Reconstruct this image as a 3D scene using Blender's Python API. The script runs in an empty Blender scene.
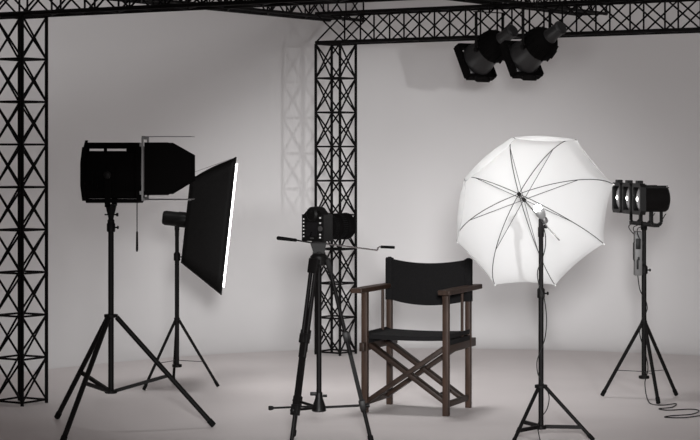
import bpy, bmesh, math, random
from mathutils import Vector, Matrix
random.seed(7)
S = bpy.context.scene
C = S.collection
F, HX, HY, H = 2100.0, 350.0, 155.0, 1.5          # focal length in pixels, vanishing point, eye height
V = Vector

def P(px, py, d):
    return V(((px - HX) / F * d, d, H - (py - HY) / F * d))

# ------------------------------------------------------------------ materials
def mat(name, col, rough=.5, metal=0., spec=.5, noise=0., scale=20., bump=0., stretch=None):
    m = bpy.data.materials.new(name); m.use_nodes = True
    nt = m.node_tree; b = nt.nodes['Principled BSDF']
    b.inputs['Base Color'].default_value = (*col, 1)
    b.inputs['Roughness'].default_value = rough
    b.inputs['Metallic'].default_value = metal
    b.inputs['Specular IOR Level'].default_value = spec
    if noise or bump:
        tc = nt.nodes.new('ShaderNodeTexCoord'); mp = nt.nodes.new('ShaderNodeMapping')
        if stretch: mp.inputs['Scale'].default_value = stretch
        n = nt.nodes.new('ShaderNodeTexNoise'); n.inputs['Scale'].default_value = scale
        n.inputs['Detail'].default_value = 6
        nt.links.new(tc.outputs['Object'], mp.inputs['Vector']); nt.links.new(mp.outputs['Vector'], n.inputs['Vector'])
        if noise:
            r = nt.nodes.new('ShaderNodeValToRGB')
            r.color_ramp.elements[0].position = .3; r.color_ramp.elements[1].position = .7
            r.color_ramp.elements[0].color = (*[c * (1 - noise) for c in col], 1)
            r.color_ramp.elements[1].color = (*[min(1, c * (1 + noise)) for c in col], 1)
            nt.links.new(n.outputs['Fac'], r.inputs['Fac']); nt.links.new(r.outputs['Color'], b.inputs['Base Color'])
        if bump:
            bp = nt.nodes.new('ShaderNodeBump'); bp.inputs['Strength'].default_value = bump
            bp.inputs['Distance'].default_value = .002
            nt.links.new(n.outputs['Fac'], bp.inputs['Height']); nt.links.new(bp.outputs['Normal'], b.inputs['Normal'])
    return m

def emit(name, col, strength):
    m = bpy.data.materials.new(name); m.use_nodes = True
    b = m.node_tree.nodes['Principled BSDF']
    b.inputs['Base Color'].default_value = (.9, .9, .9, 1)
    b.inputs['Emission Color'].default_value = (*col, 1); b.inputs['Emission Strength'].default_value = strength
    return m

M = {
 'truss': mat('truss_black', (.004, .0034, .0034), .6, .0, .12),
 'black': mat('black_metal', (.0045, .0038, .0038), .55, .0, .14),
 'satin': mat('satin_black', (.006, .0055, .0055), .45, .0, .2),
 'matte': mat('matte_black', (.003, .0026, .0026), .8, .0, .06),
 'plastic': mat('black_plastic', (.004, .0038, .0038), .5, .0, .2, bump=.15, scale=300),
 'rubber': mat('rubber', (.004, .004, .004), .8, 0, .12),
 'canvas': mat('black_canvas', (.013, .0125, .013), .9, 0, .1, noise=.15, scale=120, bump=.3),
 'boxcloth': mat('softbox_cloth', (.006, .0055, .0055), .65, 0, .18, noise=.2, scale=60, bump=.2),
 'grey': mat('grey_metal', (.16, .155, .155), .45, .6),
 'chrome': mat('chrome', (.62, .6, .6), .2, 1.),
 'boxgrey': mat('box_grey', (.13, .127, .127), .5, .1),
 'dullgrey': mat('dull_grey', (.075, .073, .073), .5, .2),
 'pargrey': mat('par_barrel_grey', (.019, .0185, .019), .45, .2),
 'headgrey': mat('pan_head_grey', (.012, .0118, .0118), .5, 0, .3),
 'rib': mat('umbrella_rib_black', (.012, .012, .012), .4),
 'wood': mat('dark_walnut', (.042, .0235, .016), .5, 0, .3, noise=.35, scale=9, bump=.15, stretch=(6, 6, .8)),
 'woodx': mat('dark_walnut_bar', (.030, .018, .013), .5, 0, .3, noise=.3, scale=9, bump=.15, stretch=(1, 6, 6)),
 'white': mat('white_plastic', (.75, .75, .75), .4),
 'wire': mat('umbrella_steel', (.03, .03, .03), .35, .6),
 'lens': mat('lens_glass', (.55, .55, .56), .08, .4, .8),
 'cable': mat('black_cable', (.006, .0055, .0055), .5, 0, .2),
 'wall': mat('wall_paint', (.79, .775, .774), .85, 0, .2, noise=.012, scale=1.2),
 'floor': mat('floor_paint', (.72, .672, .664), .55, 0, .3, noise=.03, scale=1.5),
 'bulb': emit('bulb_glow', (1, .99, .97), 60),
 'diff': emit('softbox_diffuser_glow', (1, .99, .98), 6.0),
 'screen': mat('camera_screen', (.006, .006, .007), .12, 0, .6),
}
def canopy_mat():
    m = bpy.data.materials.new('umbrella_canopy_white'); m.use_nodes = True
    nt = m.node_tree; nt.nodes.remove(nt.nodes['Principled BSDF'])
    o = nt.nodes['Material Output']
    a = nt.nodes.new('ShaderNodeBsdfDiffuse'); a.inputs['Color'].default_value = (.76, .76, .76, 1)
    t = nt.nodes.new('ShaderNodeBsdfTranslucent'); t.inputs['Color'].default_value = (.76, .76, .76, 1)
    x = nt.nodes.new('ShaderNodeMixShader'); x.inputs[0].default_value = .5
    nt.links.new(a.outputs[0], x.inputs[1]); nt.links.new(t.outputs[0], x.inputs[2]); nt.links.new(x.outputs[0], o.inputs['Surface'])
    return m
M['canopy'] = canopy_mat()
def bulbglass():
    m = mat('frosted_bulb', (.22, .22, .22), .3)
    return m
M['frost'] = bulbglass()

# ------------------------------------------------------------------ mesh helpers
def basis(d, up=None):
    d = V(d).normalized()
    u = V(up) if up is not None else (V((0, 0, 1)) if abs(d.z) < .95 else V((1, 0, 0)))
    a = u.cross(d).normalized(); b = d.cross(a)
    return a, b, d

class MB:
    def __init__(s): s.bm = bmesh.new()
    def tube(s, p, q, r, n=12, r2=None):
        p, q = V(p), V(q); a, b, d = basis(q - p); r2 = r if r2 is None else r2
        rings = []
        for c, rr in ((p, r), (q, r2)):
            rings.append([s.bm.verts.new(c + a * rr * math.cos(2 * math.pi * i / n) + b * rr * math.sin(2 * math.pi * i / n)) for i in range(n)])
        for i in range(n):
            j = (i + 1) % n; s.bm.faces.new((rings[0][i], rings[0][j], rings[1][j], rings[1][i]))
        s.bm.faces.new(rings[0][::-1]); s.bm.faces.new(rings[1]); return s
    def lathe(s, o, d, prof, n=28, caps=True, up=None):
        """prof: list of (distance along d, radius)"""
        o = V(o); a, b, d = basis(d, up); rings = []
        for z, r in prof:
            rings.append([s.bm.verts.new(o + d * z + a * r * math.cos(2 * math.pi * i / n) + b * r * math.sin(2 * math.pi * i / n)) for i in range(n)])
        for k in range(len(rings) - 1):
            for i in range(n):
                j = (i + 1) % n; s.bm.faces.new((rings[k][i], rings[k][j], rings[k + 1][j], rings[k + 1][i]))
        if caps: s.bm.faces.new(rings[0][::-1]); s.bm.faces.new(rings[-1])
        return s
    def hull8(s, lo, hi):
        """two loops of 4 points"""
        A = [s.bm.verts.new(V(p)) for p in lo]; B = [s.bm.verts.new(V(p)) for p in hi]
        n = len(A); s.bm.faces.new(A[::-1]); s.bm.faces.new(B)
        fs = []
        for i in range(n):
            j = (i + 1) % n; fs.append(s.bm.faces.new((A[i], A[j], B[j], B[i])))
        return A + B
    def box(s, c, size, ax=None, bev=.0):
        c = V(c); x, y, z = ax if ax else (V((1, 0, 0)), V((0, 1, 0)), V((0, 0, 1)))
        x, y, z = V(x), V(y), V(z)
        hx, hy, hz = [t / 2 for t in size]
        lo = [c + x * sx * hx + y * sy * hy - z * hz for sx, sy in ((-1, -1), (1, -1), (1, 1), (-1, 1))]
        hi = [p + z * 2 * hz for p in lo]
        vs = s.hull8(lo, hi)
        if bev:
            es = [e for e in {e for v in vs for e in v.link_edges}]
            bmesh.ops.bevel(s.bm, geom=es, offset=bev, segments=2, affect='EDGES', profile=.5)
        return s
    def bar(s, p, q, w, h, up=(0, 0, 1), bev=.0):
        p, q = V(p), V(q); a, b, d = basis(q - p, up)
        return s.box((p + q) / 2, (w, h, (q - p).length), (a, b, d), bev)
    def prism(s, pts, n):
        """planar polygon pts extruded along vector n"""
        n = V(n); s.hull8([V(p) for p in pts], [V(p) + n for p in pts]); return s
    def pipe(s, pts, r, n=8, closed=False):
        pts = [V(p) for p in pts]; N = len(pts); rings = []; ref = None
        for i, p in enumerate(pts):
            if closed: t = pts[(i + 1) % N] - pts[i - 1]
            else: t = pts[min(i + 1, N - 1)] - pts[max(i - 1, 0)]
            t.normalize()
            if ref is None: a, b, _ = basis(t)
            else:
                a = (ref - t * ref.dot(t)).normalized(); b = t.cross(a)
            ref = a
            rings.append([s.bm.verts.new(p + a * r * math.cos(2 * math.pi * k / n) + b * r * math.sin(2 * math.pi * k / n)) for k in range(n)])
        for i in range(N if closed else N - 1):
            A, B = rings[i], rings[(i + 1) % N]
            for k in range(n):
                j = (k + 1) % n; s.bm.faces.new((A[k], A[j], B[j], B[k]))
        if not closed: s.bm.faces.new(rings[0][::-1]); s.bm.faces.new(rings[-1])
        return s
    def grid(s, fn, nu, nv, thick=None, tdir=None):
        g = [[s.bm.verts.new(V(fn(i / nu, j / nv))) for j in range(nv + 1)] for i in range(nu + 1)]
        for i in range(nu):
            for j in range(nv): s.bm.faces.new((g[i][j], g[i + 1][j], g[i + 1][j + 1], g[i][j + 1]))
        if thick:
            t = V(tdir) * thick
            h = [[s.bm.verts.new(v.co + t) for v in row] for row in g]
            for i in range(nu):
                for j in range(nv): s.bm.faces.new((h[i][j], h[i][j + 1], h[i + 1][j + 1], h[i + 1][j]))
            for i in range(nu):
                s.bm.faces.new((g[i][0], h[i][0], h[i + 1][0], g[i + 1][0])); s.bm.faces.new((g[i][nv], g[i + 1][nv], h[i + 1][nv], h[i][nv]))
            for j in range(nv):
                s.bm.faces.new((g[0][j], g[0][j + 1], h[0][j + 1], h[0][j])); s.bm.faces.new((g[nu][j], h[nu][j], h[nu][j + 1], g[nu][j + 1]))
        return s
    def build(s, name, m, parent=None, smooth=True, label=None):
        bmesh.ops.recalc_face_normals(s.bm, faces=s.bm.faces)
        me = bpy.data.meshes.new(name); s.bm.to_mesh(me); s.bm.free()
        me.materials.append(M[m] if isinstance(m, str) else m)
        if smooth:
            me.polygons.foreach_set('use_smooth', [True] * len(me.polygons)); me.set_sharp_from_angle(angle=math.radians(38))
        o = bpy.data.objects.new(name, me); C.objects.link(o)
        if parent: o.parent = parent
        if label: o['label'] = label
        return o

def thing(name, label, cat, loc=(0, 0, 0), rz=0, group=None):
    o = bpy.data.objects.new(name, None); C.objects.link(o)
    o.empty_display_size = .1; o.location = loc; o.rotation_euler = (0, 0, rz)
    o['label'] = label; o['category'] = cat
    if group: o['group'] = group
    return o
def tag(o, label, cat, group=None):
    o['label'] = label; o['category'] = cat
    if group: o['group'] = group
    return o
def structure(o): o['kind'] = 'structure'; return o
def smooth_path(pts, n=8):
    pts = [V(p) for p in pts]; out = []
    for i in range(len(pts) - 1):
        a, b, c, d = pts[max(i - 1, 0)], pts[i], pts[i + 1], pts[min(i + 2, len(pts) - 1)]
        for k in range(n):
            t = k / n
            out.append(.5 * ((2 * b) + (c - a) * t + (2 * a - 5 * b + 4 * c - d) * t * t + (3 * b - a - 3 * c + d) * t ** 3))
    out.append(pts[-1]); return out

# ------------------------------------------------------------------ setting: floor and curved studio backdrop
MB().grid(lambda u, v: (-9 + 18 * u, -3 + 23 * v, 0), 2, 2).build('floor', 'floor', None, False)['kind'] = 'structure'
ctrl = [(-4.9, 2), (-4.6, 8), (-4.0, 11.4), (-3.0, 13.5), (-2.1, 14.75), (-1.25, 15.65), (-.45, 16.12), (.4, 16.3), (1.4, 16.2), (2.55, 15.75), (3.8, 14.7), (4.7, 12.8), (5.2, 9), (5.4, 2)]
plan = smooth_path([V((x, y, 0)) for x, y in ctrl], 8)
RC, WH = .75, 4.6
prof = [(-.02, .0006)] + [(RC * math.sin(a), RC * (1 - math.cos(a)) + .0006) for a in [math.pi / 2 * k / 12 for k in range(13)]] + [(RC, 1.6), (RC, 2.6), (RC, WH)]
wb = MB(); rows = []
for i, p in enumerate(plan):
    t = (plan[min(i + 1, len(plan) - 1)] - plan[max(i - 1, 0)]).normalized(); n = V((-t.y, t.x, 0))
    rows.append([wb.bm.verts.new(p + n * o + V((0, 0, z))) for o, z in prof])
for i in range(len(rows) - 1):
    for j in range(len(prof) - 1): wb.bm.faces.new((rows[i][j], rows[i + 1][j], rows[i + 1][j + 1], rows[i][j + 1]))
structure(wb.build('wall_back', 'wall'))

# ------------------------------------------------------------------ lattice trusses
E1 = V((math.cos(math.radians(33)), -math.sin(math.radians(33)), 0))      # along the two long beams
E2 = V((-E1.y, E1.x, 0))                                                  # along the two cross beams
SEC, TOPZ, BAY = .218, 2.335, .2595
TL, TF = V((-1.988, 12.68, 0)), V((-.107, 15.83, 0))                         # tower centres
RCH, RBR = .0108, .0064

def tower(c, label):
    t = thing('truss_tower', label, 'truss', c, 0, None)
    h = SEC / 2
    cs = [E1 * a * h + E2 * b * h for a, b in ((-1, -1), (1, -1), (1, 1), (-1, 1))]
    z0 = .02
    lv = [z0 + (TOPZ - z0) * k / 9 for k in range(10)]
    for p in cs:
        MB().tube(p, p + V((0, 0, TOPZ)), RCH, 10).build('upright', 'truss', t)
    for k, z in enumerate(lv):
        for i in range(4):
            a, b = cs[i], cs[(i + 1) % 4]
            MB().tube(a + V((0, 0, z)), b + V((0, 0, z)), RBR, 8).build('rung', 'truss', t)
            if k < 9:
                z2 = lv[k + 1]
                MB().tube(a + V((0, 0, z)), b + V((0, 0, z2)), RBR, 8).build('diagonal_brace', 'truss', t)
                MB().tube(b + V((0, 0, z)), a + V((0, 0, z2)), RBR, 8).build('diagonal_brace', 'truss', t)
    return t

def beam(o, d, n, label, zb, sec=SEC, rch=RCH):
    """lattice beam starting at o (centre line at zb = underside chords), n bays along d"""
    t = thing('truss_beam', label, 'truss', V((o.x, o.y, zb)), 0)
    s = V((-d.y, d.x, 0)); h = sec / 2
    L = n * BAY
    cs = [s * -h, s * h, s * h + V((0, 0, sec)), s * -h + V((0, 0, sec))]
    for p in cs: MB().tube(p, p + d * L, rch * 1.2, 10).build('chord', 'truss', t)
    for k in range(n + 1):
        q = d * BAY * k
        for i in range(4):
            if k == 0 and i % 2: continue
            MB().tube(cs[i] + q, cs[(i + 1) % 4] + q, RBR, 8).build('strut', 'truss', t)
        if k < n:
            q2 = d * BAY * (k + 1)
            for a, b in ((0, 3), (1, 2)):
                MB().tube(cs[a] + q, cs[b] + q2, RBR, 8).build('diagonal_brace', 'truss', t)
                MB().tube(cs[b] + q, cs[a] + q2, RBR, 8).build('diagonal_brace', 'truss', t)
            a, b = (0, 1) if k % 2 else (1, 0)
            MB().tube(cs[a] + q, cs[b] + q2, RBR, 8).build('diagonal_brace', 'truss', t)
    return t

tower(TL, 'black lattice tower at the left edge, beside the drum spotlight')
tower(TF, 'black lattice tower standing behind the camera tripod')
ZB = TOPZ + RCH
beam(TL - E1 * (SEC / 2 + 3 * BAY), E1, 17, 'black lattice beam lying on the left tower and running out over the top edge', ZB)
beam(TF - E1 * SEC / 2, E1, 16, 'black lattice beam from the tower behind the tripod to the right edge, holding two lamps', ZB)
ZC = ZB + SEC + 2.4 * RCH
e2 = P(341, 21.4, (ZC - H) * F / (HY - 21.4)); e2.z = 0
n2 = 18
beam(e2 + E1 * SEC / 2 - E2 * BAY * n2, E2, n2, 'black lattice cross beam above the middle tower, ending over the beam with the lamps', ZC)
e4 = P(588, 14.6, (ZC - H) * F / (HY - 14.6)); e4.z = 0
n4 = 19
beam(e4 + E1 * .05 - E2 * BAY * n4, E2, n4, 'black lattice cross beam lying above the two hanging lamps', ZC)

# ------------------------------------------------------------------ light stands
def stand(label, X, d, zpole, zcol, zlow, ztop_leg, rho, az, zbr=None, rp=.0125, rl=.011, zjoint=None, wire=False, group='light stands', rcol=.035):
    t = thing('light_stand', label, 'stand', (X, d, 0), 0)
    zj = zjoint if zjoint else zcol + .25
    MB().tube((0, 0, zlow - .012), (0, 0, zj), rp, 16).build('lower_pole', 'black', t)
    MB().tube((0, 0, zj - .02), (0, 0, zpole), rp * .9, 16).build('upper_pole', 'black', t)
    c = MB(); c.lathe((0, 0, zj - .03), (0, 0, 1), [(0, rp * 1.15), (.004, rp * 1.5), (.045, rp * 1.5), (.055, rp * 1.0)], 16)
    col = c.build('pole_clamp', 'black', t)
    k = MB(); k.tube((rp * 1.2, 0, zj - .005), (rp * 1.2 + .018, 0, zj - .005), .004, 8); k.lathe((rp * 1.2 + .014, 0, zj - .005), (1, 0, 0), [(0, .006), (.003, .010), (.008, .008), (.010, .006)], 12)
    k.build('clamp_knob', 'plastic', col)
    c = MB(); c.lathe((0, 0, zcol - .008), (0, 0, 1), [(0, rcol), (.002, rcol + .003), (.016, rcol + .003), (.018, rcol)], 20)
    c.build('leg_collar', 'black', t)
    c = MB(); c.lathe((0, 0, zlow - .014), (0, 0, 1), [(0, rp * 1.8), (.003, rp * 2.2), (.018, rp * 2.2), (.021, rp * 1.3)], 16)
    c.build('lower_collar', 'black', t)
    for a, r_ in zip(az, rho if isinstance(rho, (list, tuple)) else [rho] * 3):
        u = V((math.cos(math.radians(a)), math.sin(math.radians(a)), 0))
        p0 = u * (rcol - .004) + V((0, 0, ztop_leg)); p1 = u * r_ + V((0, 0, .0155))
        L = MB().tube(p0, p1, rl, 14).build('leg', 'black', t)
        dd = (p1 - p0).normalized()
        e = p1 + dd * .006
        MB().lathe(p1 - dd * .035, dd, [(0, rl * 1.05), (.004, rl * 1.2), (.038, rl * 1.2), (.041, rl * 1.0)], 14).build('rubber_foot', 'rubber', L)
        zb = zbr if zbr else zlow + .07
        f = (ztop_leg - zb) / (ztop_leg - .0155)
        q = p0.lerp(p1, f)
        if wire: MB().tube(u * rp + V((0, 0, zlow + .03)), q, .0022, 8).build('spreader_wire', 'wire', t)
        else:
            MB().bar(u * rp * 1.5 + V((0, 0, zlow)), q, .018, .018).build('brace', 'black', t)
    return t

XF, DF = P(111, 0, 11.45).x, 11.45
stand('tall black light stand carrying the large drum spotlight on the left', XF, DF, 1.225, .622,   .214, .615, (.56, .58, .60), (11, 128, 252), .292, .0155, .0142, 1.11)
XS, DS = P(177, 0, 13.5).x, 13.5
stand('slim black light stand carrying the softbox', XS, DS, 1.04, .445, .15, .44, (.262, .25, .262), (4, 100, 222), .17, .0142, .0092, .85, True, rcol=.016)
XU, DU = P(541, 0, 11.0).x, 11.0
stand('black light stand in front of the white umbrella', XU, DU, 1.10, .287, .078, .282, .27, (-8, 112, 232), .078, .0135, .0098, .78, rcol=.03)
XT, DT = P(644, 0, 12.87).x, 12.87
stand('black light stand under the triple lamp on the right', XT, DT, 1.085, .477, .143, .47, .275, (150, 280, 36), .172, .0150, .0110, .80, True, rcol=.016)

# ------------------------------------------------------------------ drum spotlight with barn doors
t = thing('drum_spotlight', 'large black drum spotlight with open barn doors on the tallest left stand', 'spotlight', (XF, DF, 1.225))
zc = 1.392 - 1.225; RD = .130
MB().lathe((-.135, 0, zc), (1, 0, 0), [(0, RD - .012), (.006, RD), (.285, RD), (.292, RD - .008)], 48).build('drum', 'matte', t)
b = MB()
oct_ = [V((-.150, RD * 1.19 * math.cos(a) , zc + .005 + .158 * math.sin(a))) for a in [math.radians(22.5 + 45 * k) for k in range(8)]]
b.prism(oct_, (.02, 0, 0)); b.prism([V((-.15, -.03, zc + .14)), V((-.15, .03, zc + .14)), V((-.14, .008, zc + .188)), V((-.14, -.008, zc + .188))], (.014, 0, 0))
b.build('back_plate', 'matte', t, False)
b = MB(); b.lathe((.145, 0, zc + .003), (1, 0, 0), [(0, .150), (.004, .156), (.028, .156), (.031, .150)], 48); b.box((.155, 0, zc + .14), (.055, .10, .03), bev=.003)
b.build('front_ring', 'matte', t)
MB().box((.01, 0, zc + .159), (.30, .05, .034), bev=.004).build('top_rail', 'matte', t)
for x_, w_ in ((-.03, .014), (.12, .07), (-.125, .012)): MB().box((x_, 0, zc + .136), (w_, .04, .03)).build('rail_post', 'matte', t, False)
MB().box((.01, 0, zc - .142), (.29, .06, .022), bev=.004).build('bottom_rail', 'matte', t)
b = MB()
for s in (-1, 1): b.bar((0, s * .165, zc), (0, s * .165, -.0), .03, .008, (0, 1, 0))
b.box((0, 0, -.0), (.03, .338, .01)); b.build('yoke', 'matte', t)
b = MB()
for k in range(5): b.box((-.09 + k * .028, -RD + .001, zc - .03), (.009, .006, .09))
b.build('cooling_slot', 'matte', t)
MB().lathe((0, -.169, zc), (0, -1, 0), [(-.02, .008), (0, .014), (.004, .02), (.018, .02), (.021, .016)], 18).build('tilt_knob', 'plastic', t)
b = MB(); b.lathe((0, 0, -.115), (0, 0, 1), [(0, .016), (.004, .019), (.035, .019), (.04, .014), (.06, .017), (.085, .024), (.112, .030), (.118, .022)], 20)
so = b.build('spigot_socket', 'black', t)
b = MB(); b.tube((-.035, 0, -.05), (.035, 0, -.05), .004, 8); b.lathe((.028, 0, -.05), (1, 0, 0), [(0, .007), (.003, .01), (.012, .01)], 12); b.build('clamp_knob', 'plastic', so)
b = MB(); b.tube((.142, 0, zc - .14), (.142, 0, -.14), .0028, 8); b.lathe((.142, 0, -.14), (0, 0, -1), [(0, .003), (.006, .0055), (.10, .0068), (.112, .004)], 12); b.tube((.142, 0, zc - .14), (.142, 0, zc - .152), .006, 8)
b.build('hanging_control_rod', 'black', t)
zd = zc + .034
b = MB()
for r in (.166,):
    pts = [(.187, r * .92 * sx, zd + .002 + r * sz) for sx, sz in ((-1, -1), (1, -1), (1, 1), (-1, 1))]
    for i in range(4): b.bar(pts[i], pts[(i + 1) % 4], .018, .010, (1, 0, 0))
for sx in (-1, 1):
    for sz in (-1, 1): b.box((.178, sx * .13, zd + sz * .13), (.016, .02, .02))
frame = b.build('barn_door_frame', 'grey', t, False, 'grey metal frame')
b = MB(); b.lathe((.174, 0, zc + .003), (1, 0, 0), [(0, .125), (.004, .123), (.010, .08), (.013, .0)][:3], 40); b.build('lens', 'lens', t, True, 'clear front lens')
x0, x1, x2 = .196, .325, .447
for s in (-1, 1):
    pts = [(x0, s * .150, zd - .142), (x1, s * .152, zd - .142), (x2, s * .154, zd - .068), (x2, s * .154, zd + .073), (x1, s * .152, zd + .142), (x0, s * .150, zd + .142)]
    f = MB().prism(pts, (0, .003 * s, 0)).build('barn_door', 'matte', t, False)
    MB().tube((x0 - .003, s * .15, zd - .12), (x0 - .003, s * .15, zd + .12), .004, 8).build('hinge', 'grey', f)
for s in (-1, 1):
    pts = [(x0, -.145, zd + .003 + s * .170), (x1, -.145, zd + .003 + s * .170), (x2, -.145, zd + .003 + s * .170), (x2, .145, zd + .003 + s * .170), (x1, .145, zd + .003 + s * .170), (x0, .145, zd + .003 + s * .170)]
    f = MB().prism(pts, (0, 0, .0025 * s)).build('barn_door', 'grey', t, False)
    MB().tube((x0 - .003, -.12, zd + .003 + s * .17), (x0 - .003, .12, zd + .003 + s * .17), .004, 8).build('hinge', 'grey', f)

# ------------------------------------------------------------------ softbox
t = thing('softbox', 'black softbox with glowing front on the slim stand right of the drum spotlight', 'softbox', (XS, DS, 1.04))
a_, b_ = math.radians(6.2), math.radians(-3.3)
ax = V((math.cos(a_) * math.cos(b_), -math.sin(b_), -math.sin(a_) * math.cos(b_)))
w = V((0, 0, 1)).cross(ax).normalized(); up = ax.cross(w)
base = V((0, 0, 1.088 - 1.04))
def sb(l, hu, hw): return base + ax * l + up * hu + w * hw
R0, F0, HR, HF, WR, WF = .058, .332, .262, .432, .17, .27
side = MB()
A = [(HR, WR), (HR, -WR), (-HR, -WR), (-HR, WR)]; B_ = [(HF, WF), (HF, -WF), (-HF, -WF), (-HF, WF)]
NU = 8
for i in range(4):
    j = (i + 1) % 4
    pa, pb, qa, qb = sb(R0, *A[i]), sb(R0, *A[j]), sb(F0, *B_[i]), sb(F0, *B_[j])
    nn = (pb - pa).cross(qa - pa).normalized()
    cen = sb((R0 + F0) / 2, 0, 0)
    if nn.dot((pa + qb) / 2 - cen) < 0: nn = -nn
    def fn(u, v, pa=pa, pb=pb, qa=qa, qb=qb, nn=nn):
        p = pa.lerp(pb, u); q = qa.lerp(qb, u)
        return p.lerp(q, v) + nn * (.012 * math.sin(math.pi * v) * (4 * u * (1 - u)))
    pan = MB().grid(fn, NU, NU).build('side_panel', 'boxcloth', t)
    so_ = pan.modifiers.new('cloth', 'SOLIDIFY'); so_.thickness = .003
    MB().tube(pa, qa, .005, 8).build('rod', 'black', t)
b = MB(); b.prism([sb(R0, *p) for p in A], ax * .006); b.build('rear_panel', 'boxcloth', t, False)
lip = MB()
for i in range(4):
    j = (i + 1) % 4
    lip.bar(sb(F0, *B_[i]), sb(F0, *B_[j]), .012, .010, ax)
lip.build('front_lip', 'boxcloth', t)
b = MB(); b.prism([sb(F0 + .004, HF - .035, WF - .004), sb(F0 + .004, HF - .035, -WF + .004), sb(F0 + .004, -HF + .045, -WF + .004), sb(F0 + .004, -HF + .045, WF - .004)], ax * .012)
b.build('front_diffuser', 'diff', t, False, 'glowing white front diffuser')
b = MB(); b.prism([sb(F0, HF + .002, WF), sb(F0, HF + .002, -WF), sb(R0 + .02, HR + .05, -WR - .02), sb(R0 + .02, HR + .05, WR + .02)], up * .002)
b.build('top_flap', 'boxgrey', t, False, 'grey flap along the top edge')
MB().lathe(base - ax * .095, ax, [(0, .028), (.004, .040), (.02, .047), (.10, .047), (.105, .05), (.152, .05), (.155, .045)], 28).build('strobe_head', 'satin', t)
b = MB(); b.box((0, 0, .0), (.03, .03, .05), bev=.004); b.tube((0, 0, -.06), (0, 0, .0), .014, 14); b.build('tilt_bracket', 'black', t)

# ------------------------------------------------------------------ camera tripod
XC, DC = P(319, 0, 10.9).x, 10.9
t = thing('camera_tripod', 'black camera tripod with pan handles, left of the folding chair', 'tripod', (XC, DC, 0))
zt = .955
for a in (0, 121, 239):
    u = V((math.cos(math.radians(a)), math.sin(math.radians(a)), 0)); s = V((-u.y, u.x, 0))
    p0 = u * .045 + V((0, 0, zt)); p1 = u * .272 + V((0, 0, .012)); dd = (p1 - p0).normalized()
    pt = lambda f: p0.lerp(p1, f)
    L = MB()
    for k in (-1, 1): L.tube(p0 + s * .014 * k, pt(.52) + s * .012 * k, .0105, 10)
    L.box(pt(.03), (.028, .056, .075), (dd.cross(s), s, dd), .004)
    leg = L.build('leg', 'black', t)
    b = MB(); b.box(pt(.42), (.032, .050, .05), (dd.cross(s), s, dd), .004); b.box(pt(.42) + u * .018, (.012, .02, .04), (dd.cross(s), s, dd), .003); b.build('leg_lock', 'satin', leg)
    MB().bar(pt(.42), pt(.82), .026, .022, u).build('middle_section', 'black', leg)
    b = MB(); b.box(pt(.80), (.034, .042, .055), (dd.cross(s), s, dd), .004); b.lathe(pt(.80) + u * .012, u, [(0, .009), (.01, .012), (.022, .012), (.025, .008)], 14); b.build('leg_lock', 'satin', leg)
    MB().tube(pt(.80), pt(.985), .0105, 12).build('lower_section', 'black', leg)
    MB().lathe(pt(.965), dd, [(0, .012), (.004, .015), (.03, .015), (.036, .012)], 14).build('rubber_foot', 'rubber', leg)
    MB().bar(V((0, 0, .19)) + u * .02, pt(.80), .010, .012).build('spreader_arm', 'black', t)
b = MB(); b.tube((.0, .02, .195), (-.262, .0, .186), .0055, 10); b.lathe((-.235, .003, .187), (-1, -.05, -.03), [(0, .006), (.004, .010), (.022, .012), (.028, .009)], 14); b.build('locking_arm', 'black', t)
MB().tube((0, 0, .17), (0, 0, 1.0), .0135, 16).build('centre_column', 'black', t)
b = MB(); b.lathe((0, 0, .168), (0, 0, 1), [(0, .03), (.005, .038), (.03, .034), (.07, .020), (.10, .018), (.105, .012)], 18); b.box((-.028, -.012, .262), (.035, .02, .018), bev=.003); b.tube((.02, 0, .25), (.042, 0, .25), .007, 10); b.build('column_crank', 'satin', t)
b = MB(); b.lathe((0, 0, .925), (0, 0, 1), [(0, .028), (.006, .042), (.05, .046), (.058, .036), (.075, .03)], 20); b.build('shoulder', 'satin', t)
b = MB(); b.hull8([(-.028, -.028, .99), (.028, -.028, .99), (.028, .028, .99), (-.028, .028, .99)], [(-.046, -.036, 1.046), (.040, -.036, 1.046), (.040, .036, 1.046), (-.046, .036, 1.046)])
b.lathe((0, 0, .965), (0, 0, 1), [(0, .03), (.03, .034)], 18); hd = b.build('pan_head', 'headgrey', t, False)
MB().box((.0, 0, 1.048), (.075, .075, .010), bev=.002).build('quick_release_plate', 'black', hd)
b = MB(); b.tube((-.03, 0, 1.043), (-.125, -.02, 1.06), .0042, 10); b.build('pan_handle_rod', 'black', t)
b = MB(); b.lathe((-.115, -.018, 1.058), (-1, -.2, .13), [(0, .006), (.004, .0085), (.05, .0095), (.10, .0105), (.106, .006)], 14); b.build('pan_handle_grip', 'rubber', t)
b = MB(); b.tube((.03, -.02, 1.041), (.302, -.08, 1.009), .0040, 10); b.pipe([(.302, -.08, 1.009), (.305, -.082, 1.022), (.312, -.085, 1.027), (.33, -.086, 1.026)], .0038, 8)
b.build('crank_rod', 'chrome', t, True, 'bright chrome rod')
b = MB(); b.lathe((.318, -.086, 1.027), (1, -.02, -.04), [(0, .005), (.003, .0075), (.07, .0075), (.074, .005)], 14); b.build('crank_grip', 'rubber', t)

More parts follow.
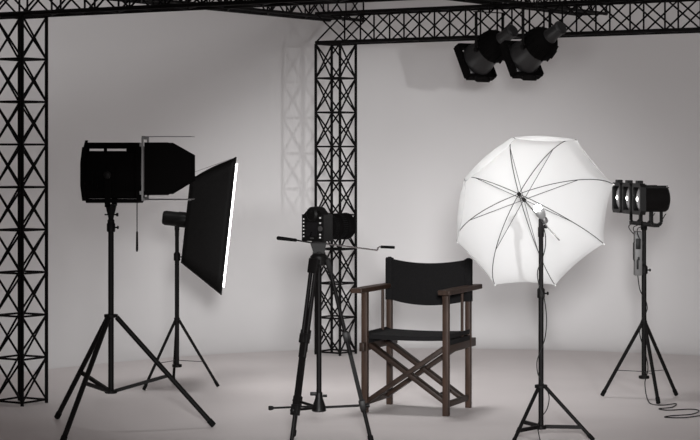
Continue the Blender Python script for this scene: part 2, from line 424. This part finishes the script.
# ------------------------------------------------------------------ camera
cam_t = thing('camera', 'black stills camera with long lens mounted on the tripod', 'camera', (XC - .012, DC, 1.0535), math.radians(-42))
b = MB()
outl = [(-.073, -.035), (.073, -.035), (.076, -.026), (.076, .038), (.068, .05), (.044, .052), (.040, .032), (-.073, .032), (-.077, .02), (-.077, -.026)]
b.prism([(x, y, .0) for x, y in outl], (0, 0, .138)); b.build('body', 'plastic', cam_t, False)
b = MB()
b.lathe((0, -.045, .140), (0, 1, 0), [(0, .028), (.008, .038), (.05, .040), (.085, .036), (.092, .026)], 28)
b.hull8([(-.066, -.030, .136), (.066, -.030, .136), (.066, .03, .136), (-.066, .03, .136)], [(-.045, -.026, .158), (.045, -.026, .158), (.045, .026, .158), (-.045, .026, .158)])
b.build('viewfinder_hump', 'plastic', cam_t)
b = MB(); b.lathe((-.056, 0, .137), (0, 0, 1), [(0, .018), (.012, .018), (.014, .016)], 20); b.build('mode_dial', 'plastic', cam_t)
b = MB(); b.lathe((.058, .028, .137), (0, 0, 1), [(0, .012), (.008, .011), (.010, .008)], 16); b.build('shutter_button', 'plastic', cam_t)
MB().box((.000, -.0365, .062), (.078, .004, .074), bev=.0015).build('screen', 'screen', cam_t)
MB().box((0, -.046, .155), (.036, .018, .024), bev=.004).build('eyecup', 'rubber', cam_t)
for z in (.024, .042, .060, .078, .096, .114):
    MB().box((-.059, -.0365, z), (.0085, .004, .0068), bev=.001).build('button', 'white', cam_t, True, 'small white button')
for z in (.020, .036, .095, .122):
    MB().box((.058, -.0365, z), (.010, .004, .0075), bev=.001).build('button', 'white', cam_t, True, 'small white button')
MB().lathe((.059, -.035, .066), (0, -1, 0), [(0, .014), (.004, .014), (.005, .008)], 18).build('control_wheel', 'dullgrey', cam_t)
MB().box((0, -.0365, .016), (.024, .003, .006)).build('badge', 'dullgrey', cam_t)
MB().lathe((0, .03, .072), (0, 1, 0), [(0, .050), (.02, .056), (.024, .062), (.075, .062), (.078, .066), (.13, .066), (.133, .063), (.155, .063), (.16, .069), (.196, .071), (.198, .062), (.190, .055), (.165, .0495)], 44, False).build('lens_barrel', 'matte', cam_t)
MB().lathe((0, .03, .072), (0, 1, 0), [(.150, .052), (.160, .050), (.164, .03), (.166, .002)], 32).build('front_glass', 'screen', cam_t)
for y0, rr in ((.055, .0635), (.113, .0675)):
    b = MB()
    for k in range(36):
        a = 2 * math.pi * k / 36
        b.box((rr * math.cos(a), y0 + .012 + .03, .072 + rr * math.sin(a)), (.003, .034, .005), (V((math.cos(a), 0, math.sin(a))), V((0, 1, 0)), V((-math.sin(a), 0, math.cos(a)))))
    b.build('zoom_ring', 'rubber', cam_t, False)

# ------------------------------------------------------------------ folding chair
t = thing('folding_chair', 'dark wooden folding chair with black canvas seat and back', 'chair', (.3955, 12.353, 0), math.radians(-20.5))
HWd, HDp, LG = .248, .215, .036
for s in (-1, 1):
    MB().box((s * HWd, -HDp, .351), (LG, LG, .702), bev=.003).build('front_leg', 'wood', t)
    b = MB(); b.box((s * HWd, HDp, .44), (LG * .9, LG, .88), bev=.003); b.build('back_leg', 'wood', t)
    b = MB()
    arm = [(s * (HWd + .018) - .036, -HDp - .105), (s * (HWd + .018) + .036, -HDp - .105), (s * (HWd + .018) + .038, -.05), (s * (HWd + .018) + .030, HDp + .13), (s * (HWd + .018) - .026, HDp + .13), (s * (HWd + .018) - .038, -.05)]
    b.prism([(x, y, .700) for x, y in arm], (0, 0, .028)); a = b.build('armrest', 'wood', t, False)
    bv = a.modifiers.new('soft', 'BEVEL'); bv.width = .005; bv.segments = 2
    MB().bar((s * HWd, -HDp - (.06 if s < 0 else .012), .385), (s * HWd, HDp + .105, .385), .030, .05, (0, 0, 1), .003).build('seat_rail', 'woodx', t)
    MB().bar((s * (HWd - .004), -HDp, .062), (s * (HWd - .004), HDp, .062), .022, .034, (0, 0, 1), .003).build('foot_rail', 'woodx', t)
    MB().tube((s * HWd, .09, .40), (s * HWd, .09, .705), .009, 12).build('arm_spindle', 'wood', t)
    # crossing bars
for (y, s) in ((-.185, 1), (-.155, -1), (.135, -1), (.165, 1)):
    b = MB(); b.bar((-s * (HWd - .004), y, .062), (s * (HWd - .012), y, .392), .026, .064, (0, 1, 0), .003); b.build('crossing_bar', 'woodx', t)
for y0 in (-.170, .150):
    MB().tube((-.004, y0 - .035, .227), (-.004, y0 + .035, .227), .007, 12).build('pivot_bolt', 'grey', t)
MB().tube((.17, -.15, .112), (.17, .16, .112), .007, 10).build('tie_rod', 'black', t)
def seatf(u, v):
    x = -.262 + .524 * u; y = -.200 + .41 * v; e = 2 * u - 1
    return (x, y, .432 - .008 * (1 - e * e) + (.010 if abs(e) > .97 else 0))
MB().grid(seatf, 20, 6, .026, (0, 0, 1)).build('seat', 'canvas', t)
for s in (-1, 1): MB().box((s * .247, -.005, .418), (.036, .40, .03), bev=.004).build('seat_hem', 'canvas', t)
def backf(u, v):
    x = -.268 + .536 * u; e = 2 * u - 1; k = 1 - e * e
    return (x, HDp - .022 + .015 * (1 - k) - .02 * k, .640 + .245 * v - .030 * k - (.0 if v > .5 else .006 * k))
MB().grid(backf, 22, 8, .008, (0, 1, 0)).build('backrest', 'canvas', t)
for s in (-1, 1): MB().bar((s * HWd, HDp, .630), (s * HWd, HDp, .882), .043, .043, (0, 1, 0), .006).build('backrest_sleeve', 'canvas', t)
for s in (-1, 1): MB().lathe((s * HWd, HDp, .88), (0, 0, 1), [(0, .015), (.004, .014), (.008, .010)], 14).build('post_cap', 'black', t)

# ------------------------------------------------------------------ white umbrella
Aw = V(P(518.6, 193.6, 11.33))
sh = (P(541, 219.5, 11.0) + V((0, -.012, 0)) - Aw).normalized()
t = thing('photo_umbrella', 'large white photo umbrella open behind the glowing bulb', 'umbrella', Aw)
e1 = V((1, 0, 0)); e1 = (e1 - sh * e1.dot(sh)).normalized(); e2u = e1.cross(sh)
if e2u.z < 0: e2u = -e2u
RU, HU = .446, .285
AZ = [math.radians(16 + 45 * k) for k in range(8)]
def cpt(r, a, push=0):       # r 0..1
    return (e1 * math.cos(a) + e2u * math.sin(a)) * (RU * (math.sin(r * 1.5) / math.sin(1.5))) + sh * (HU * (1 - math.cos(r * 1.5)) / (1 - math.cos(1.5)) + push)
can = MB(); NR, NA = 14, 10
ringsv = []
for i in range(1, NR + 1):
    row = []
    for k in range(8):
        a0, a1 = AZ[k], AZ[k] + math.pi / 4
        for j in range(NA):
            f = j / NA; r = i / NR
            p = cpt(r, a0 + (a1 - a0) * f)
            ch = cpt(r, a0).lerp(cpt(r, a1), f)
            g = 1 - (2 * f - 1) ** 2
            sc = p.lerp(ch, .15 + .85 * r ** 5) * (1 - .03 * g * r ** 6)
            row.append(can.bm.verts.new(sc))
    ringsv.append(row)
ap = can.bm.verts.new((0, 0, 0)); N = len(ringsv[0])
for j in range(N):
    can.bm.faces.new((ap, ringsv[0][j], ringsv[0][(j + 1) % N]))
    for i in range(NR - 1): can.bm.faces.new((ringsv[i][j], ringsv[i + 1][j], ringsv[i + 1][(j + 1) % N], ringsv[i][(j + 1) % N]))
can.build('canopy', 'canopy', t)
MB().tube(-sh * .03, sh * .66, .0034, 10).build('shaft', 'wire', t)
MB().lathe(-sh * .012, sh, [(0, .006), (.006, .010), (.03, .010), (.036, .005)], 14).build('crown_hub', 'black', t)
MB().lathe(sh * .075, sh, [(0, .006), (.004, .010), (.026, .010), (.03, .005)], 14).build('runner', 'black', t)
for a in AZ:
    r = MB().pipe([cpt(k / 14, a, .005) for k in range(0, 15)], .0021, 6).build('rib', 'rib', t)
    MB().tube(sh * .09, cpt(.52, a, .006), .0016, 6).build('strut', 'rib', t)
    MB().lathe(cpt(.985, a, .004), (cpt(1, a) - cpt(.95, a)), [(0, .002), (.003, .004), (.012, .004), (.015, .002)], 8).build('rib_tip', 'white', t)

# bulb lamp
t = thing('bulb_lamp', 'glowing bulb lamp with grey socket on top of the stand before the umbrella', 'lamp', (XU, DU, 1.10))
b = MB(); b.box((0, 0, .03), (.024, .03, .075), bev=.004); b.lathe((0, 0, -.03), (0, 0, 1), [(0, .013), (.003, .016), (.05, .016), (.055, .012)], 16); br = b.build('clamp', 'black', t)
MB().lathe((.0, .0, .025), (1, 0, 0), [(.012, .006), (.018, .010), (.03, .010), (.033, .006)], 12).build('clamp_knob', 'plastic', br)
bd = V((-.48, -.30, .82)).normalized(); b0 = V((.010, -.012, .070))
MB().lathe(b0 - bd * .03, bd, [(0, .013), (.004, .017), (.025, .018), (.03, .015)], 20).build('socket', 'grey', t, True, 'grey socket')
MB().lathe(b0 - bd * .002, bd, [(0, .013), (.014, .021), (.032, .0265), (.048, .0255), (.058, .020)], 24, False).build('bulb_neck', 'frost', t, True, 'frosted grey bulb neck')
MB().lathe(b0 + bd * .054, bd, [(0, .0205), (.008, .0225), (.017, .0205), (.024, .013), (.028, .003)], 24).build('bulb', 'bulb', t, True, 'bright white bulb')
BULB = V((XU, DU, 1.10)) + b0 + bd * .125
rel = lambda px, py, dd=0: P(px, py, DU + dd) - V((XU, DU, 1.10))
cp = smooth_path([rel(543, 226, -.02), rel(545.5, 236, -.02), rel(545, 249, -.02), rel(541, 262, -.022), rel(537.5, 272, -.02), rel(539, 285, -.02), rel(544, 298, -.022), rel(546.5, 318, -.02), rel(545, 338, -.02), rel(540, 352, -.022), rel(537, 362, -.03), rel(538, 374, -.04), rel(544, 385, -.045), rel(549, 396, -.04), rel(547, 409, -.035), rel(540, 419, -.04), rel(537.5, 427, -.06)], 6)
end = V((.03, -.33, -1.10 + .006)); mid = V((-.01, -.16, -1.10 + .006))
cp += smooth_path([cp[-1], mid, end, V((.12, -.5, -1.10 + .006)), V((.30, -.62, -1.10 + .006))], 8)[1:]
MB().pipe(cp, .0026, 7).build('power_cord', 'cable', t)

# ------------------------------------------------------------------ triple lamp
al = math.radians(8.5)
fa = V((-math.cos(al), -math.sin(al), 0)); ra = V((math.sin(al), -math.cos(al), 0))
ZT = 1.235
t = thing('triple_lamp', 'black lamp of three round heads in a row on the right stand', 'lamp', (XT, DT, 1.085))
cen = V((0, 0, ZT - 1.085))
for k in (-1, 0, 1):
    o = cen + ra * .222 * k
    body = MB().lathe(o - fa * .10, fa, [(.018, .055), (.024, .070), (.036, .078), (.17, .078), (.176, .082)], 32).build('lamp_head', 'black', t)
    b = MB()
    for r in range(4):
        a = math.radians(60 + 20 * r); q = o + V((0, 0, math.sin(a) * .079)) + ra * math.cos(a) * .079
        b.bar(q - fa * .078, q + fa * .06, .006, .006)
    b.build('cooling_fin', 'satin', body)
    b = MB()   # octagonal front frame
    oc = [(-.093, -.072), (-.073, -.094), (.073, -.094), (.093, -.072), (.093, .072), (.073, .094), (-.073, .094), (-.093, .072)]
    pts = [o + fa * .080 + ra * x + V((0, 0, z)) for x, z in oc]
    ins = [o + fa * .080 + ra * x * .76 + V((0, 0, z * .76)) for x, z in oc]
    bm = b.bm; T = fa * .034
    q = [[bm.verts.new(p) for p in L_] for L_ in (pts, [p + T for p in pts], [p + T for p in ins], ins)]
    for i in range(8):
        j = (i + 1) % 8
        for m_ in range(4): bm.faces.new((q[m_][i], q[m_][j], q[(m_ + 1) % 4][j], q[(m_ + 1) % 4][i]))
    b.box(o + fa * .095 + V((0, 0, .100)), (.035, .05, .022), (fa, ra, V((0, 0, 1))), .003)
    b.build('front_frame', 'satin', body, False)
    MB().lathe(o + fa * .080, fa, [(0, .076), (.010, .074), (.020, .055), (.026, .03), (.028, .003)], 32).build('lens', 'lens', body, True, 'pale round lens')
    MB().lathe(o + fa * .100, fa, [(0, .016), (.008, .014), (.013, .008), (.015, .002)], 20).build('filament_glow', emit('triple_glow', (1, .98, .95), 4.0) if k == -1 else bpy.data.materials['triple_glow'], body, True, 'bright glowing spot')
    u = [o + fa * (.030 * s_ - .012) + V((0, 0, -.070)) for s_ in (-1, 1)]
    dn = V((0, 0, -.088))
    pts = [u[0], u[0] + dn * .8, u[0].lerp(u[1], .2) + dn, u[0].lerp(u[1], .8) + dn, u[1] + dn * .8, u[1]]
    b = MB()
    for i in range(5): b.bar(pts[i], pts[i + 1], .016, .016, ra)
    b.build('yoke', 'black', body)
MB().bar(cen + ra * -.27 + V((0, 0, -.158)), cen + ra * .27 + V((0, 0, -.158)), .03, .022).build('crossbar', 'black', t)
MB().lathe((0, 0, -.045), (0, 0, 1), [(0, .017), (.004, .02), (.04, .02), (.05, .014)], 16).build('spigot_socket', 'black', t)
b = MB()
for k in (-1, 0, 1):
    q0 = cen + ra * .222 * k + V((0, 0, -.09)) - fa * .07
    b.pipe(smooth_path([q0, q0 + V((-.03, 0, -.06)) + fa * .02, cen * .0 + ra * .10 * k + V((-.02, -.02, -.03)) + fa * .05, V((-.024, -.02, -.12)), V((-.022, -.01, -.19))], 6), .0028, 6)
b.build('lead', 'cable', t)

k_ = F / DT
t = thing('power_pack', 'grey power pack box strapped to the right stand below the triple lamp', 'power pack', (P(637.6, 0, DT).x, DT - .012, 0.762))
b = MB(); b.box((0, 0, .136), (.046, .06, .270), bev=.004); b.build('housing', 'boxgrey', t)
b = MB(); b.box((-.002, -.032, .195), (.030, .006, .065), bev=.002); b.build('socket_panel', 'plastic', t)
b = MB(); b.box((-.006, -.033, .07), (.012, .008, .06), bev=.002); b.box((0, -.033, .105), (.012, .008, .02), bev=.002); b.build('switch', 'plastic', t)
b = MB(); b.pipe([(-.021, -.02, .09), (-.030, -.02, .10), (-.030, -.02, .20), (-.021, -.02, .21)], .003, 8); b.build('carry_handle', 'black', t)
b = MB(); b.box((.031, .01, .20), (.034, .05, .02), bev=.003); b.box((.031, .01, .08), (.034, .05, .02), bev=.003); b.build('mounting_clip', 'black', t)

base = P(637.6, 0, DT).x
def fl(px, py): 
    d = F * H / (py - HY); return V(((px - HX) / F * d, d, .005))
cab = smooth_path([V((base, DT, .77)), P(640, 290, DT - .03), P(645.5, 300, DT - .03), P(647, 310, DT - .03), P(641, 322, DT - .05), P(640, 335, DT - .05), P(645, 352, DT - .03), P(648, 368, DT - .04), P(645, 382, DT - .04), P(646, 394, DT - .10)], 6)
cab += smooth_path([cab[-1], fl(650, 404), fl(662, 406), fl(676, 404.5), fl(672, 408), fl(659, 409.5), fl(668, 411), fl(690, 410), fl(699, 411.5), fl(692, 415), fl(672, 416.5), fl(665, 418), fl(684, 418.5), fl(705, 416), fl(730, 415)], 8)[1:]
tag(MB().pipe(cab, .0033, 7).build('power_cable', 'cable'), 'thin black cable hanging down the right stand and looping on the floor', 'cable')

# ------------------------------------------------------------------ two hanging lamps
def par(label, px, py, d, aim):
    c = P(px, py, d)
    a = V(aim).normalized(); p = V((-a.y, a.x, 0)).normalized()
    if p.x < 0: p = -p
    up_ = a.cross(p).normalized()
    if up_.z < 0: up_ = -up_
    t = thing('hanging_lamp', label, 'stage lamp', c, 0)
    sub = lambda l, s_, u_: a * l + p * s_ + up_ * u_
    MB().lathe(-a * .02, a, [(0, .100), (.03, .104), (.05, .102), (.12, .112), (.15, .122), (.172, .122)], 36).build('barrel', 'pargrey', t)
    MB().lathe(-a * .15, a, [(0, .055), (.012, .078), (.05, .108), (.09, .118), (.13, .118), (.145, .108)], 36).build('reflector_housing', 'matte', t)
    b = MB()
    for k in range(14):
        an = 2 * math.pi * k / 14; r_ = p * math.cos(an) + up_ * math.sin(an)
        b.bar(r_ * .102 - a * .10, r_ * .119 - a * .02, .006, .022, r_)
    b.build('cooling_fin', 'matte', t, False)
    b = MB(); b.lathe(-a * .135, -a, [(0, .062), (.02, .052), (.045, .045), (.14, .045), (.148, .038)], 24); b.lathe(-a * .26, -a, [(0, .050), (.012, .050), (.016, .044)], 24); b.build('lamp_cap', 'pargrey', t)
    fr = MB()
    g = .124
    for q0, q1 in (((-g, -g), (g, -g)), ((g, -g), (g, g)), ((g, g), (-g, g)), ((-g, g), (-g, -g))):
        fr.bar(sub(.170, *q0), sub(.170, *q1), .026, .055, a)
    fr.build('filter_frame', 'matte', t, False)
    MB().lathe(a * .172, a, [(0, .112), (.006, .110), (.012, .07), (.014, .003)], 32).build('lens', 'lens', t)
    b = MB(); hz = -g - .012
    pts = [sub(.16, -.075, hz), sub(.16, -.075, hz - .03), sub(.16, .065, hz - .03), sub(.16, .065, hz)]
    pts2 = [V((q.x, q.y, q.z)) for q in pts]
    b.pipe([pts2[0], pts2[0].lerp(pts2[1], .7), pts2[0].lerp(pts2[1], 1) + (pts2[2] - pts2[1]) * .08, pts2[2] - (pts2[2] - pts2[1]) * .08, pts2[3].lerp(pts2[2], .7), pts2[3]], .006, 8)
    b.build('handle', 'black', t)
    # yoke up to the top chord and clamp over it
    zt_ = ZB + SEC - c.z
    zy = zt_ - .05
    b = MB()
    for s_ in (-1, 1):
        b.bar(p * .128 * s_ + V((0, 0, -.02)), p * .128 * s_ + V((0, 0, zy)), .024, .006, p)
        b.lathe(p * .112 * s_, p * s_, [(0, .012), (.018, .016), (.028, .016), (.032, .010)], 16)
    b.bar(p * -.145 + V((0, 0, zy)), p * .145 + V((0, 0, zy)), .024, .006)
    b.build('yoke', 'black', t)
    chord = BEAM3 - E2 * SEC / 2
    s_par = (V((c.x, c.y, 0)) - chord).dot(E1)
    tp = chord + E1 * s_par; tp = V((tp.x - c.x, tp.y - c.y, zt_))
    b = MB()
    dv = V((tp.x, tp.y, 0)); L_ = dv.length; dv.normalize()
    b.pipe([V((0, 0, zy - .01)), V((0, 0, zt_ - .01)), dv * .012 + V((0, 0, zt_ + .022)), dv * (L_ * .5) + V((0, 0, zt_ + .028)), tp + V((0, 0, .021)), tp + dv * .016 + V((0, 0, .012)), tp + dv * .018 + V((0, 0, -.012))], .0075, 10)
    b.build('hook_clamp', 'black', t)
    return c, a
BEAM3 = V((TF.x, TF.y, 0))
AIM = (-.55, .69, -.47)
PARS = [par('black stage lamp hanging from the right beam, left one of the pair', 489.5, 50, 14.92, AIM),
        par('black stage lamp hanging from the right beam, right one of the pair', 536.5, 47.5, 14.5, AIM)]

# ------------------------------------------------------------------ lights
def spot(name, loc, target, power, ang, blend, rad, col=(1, 1, 1)):
    l = bpy.data.lights.new(name, 'SPOT'); l.energy = power; l.spot_size = math.radians(ang); l.spot_blend = blend; l.shadow_soft_size = rad; l.color = col
    o = bpy.data.objects.new(name, l); C.objects.link(o); o.location = loc
    o.rotation_euler = (V(target) - V(loc)).to_track_quat('-Z', 'Y').to_euler(); return o
def area(name, loc, target, power, sx, sy, col=(1, 1, 1)):
    l = bpy.data.lights.new(name, 'AREA'); l.shape = 'RECTANGLE'; l.size = sx; l.size_y = sy; l.energy = power; l.color = col
    o = bpy.data.objects.new(name, l); C.objects.link(o); o.location = loc
    o.rotation_euler = (V(target) - V(loc)).to_track_quat('-Z', 'Y').to_euler(); return o
l = bpy.data.lights.new('bulb_light', 'POINT'); l.energy = 4.4; l.shadow_soft_size = .03
o = bpy.data.objects.new('bulb_light', l); C.objects.link(o); o.location = BULB + bd * .0
l.color = (1, .99, .98)
spot('floor_wash', (.2, 12.9, 4.8), (.2, 13.25, 0), 330, 68, 1.0, .5)
spot('wall_wash', (-1.3, 11.4, 4.8), (-1.9, 15.3, 1.5), 320, 66, 1.0, .7)
spot('wall_wash', (2.5, 11.0, 4.8), (2.3, 15.9, 1.7), 190, 62, 1.0, .7)
spot('key_light', (2.2, 6.5, 2.0), (.45, 16.6, .55), 640, 27, 1.0, .08)
spot('backdrop_light', (.2, 1.0, 1.95), (.6, 16.8, -1.0), 4000, 27, 1.0, .3)
w_ = bpy.data.worlds.new('studio'); S.world = w_; w_.use_nodes = True
bg = w_.node_tree.nodes['Background']; bg.inputs['Color'].default_value = (1, .87, .85, 1); bg.inputs['Strength'].default_value = .11

# ------------------------------------------------------------------ camera and view
cd = bpy.data.cameras.new('view_camera'); co = bpy.data.objects.new('view_camera', cd); C.objects.link(co)
co.location = (0, 0, H); co.rotation_euler = (math.pi / 2, 0, 0)
cd.sensor_width = 36; cd.sensor_fit = 'HORIZONTAL'; cd.lens = 36 * F / 700; cd.shift_y = -(220 - HY) / 700; cd.clip_end = 100
S.camera = co
S.view_settings.view_transform = 'Standard'; S.view_settings.look = 'None'; S.view_settings.gamma = 1; S.view_settings.use_curve_mapping = False
S.view_settings.exposure = 0
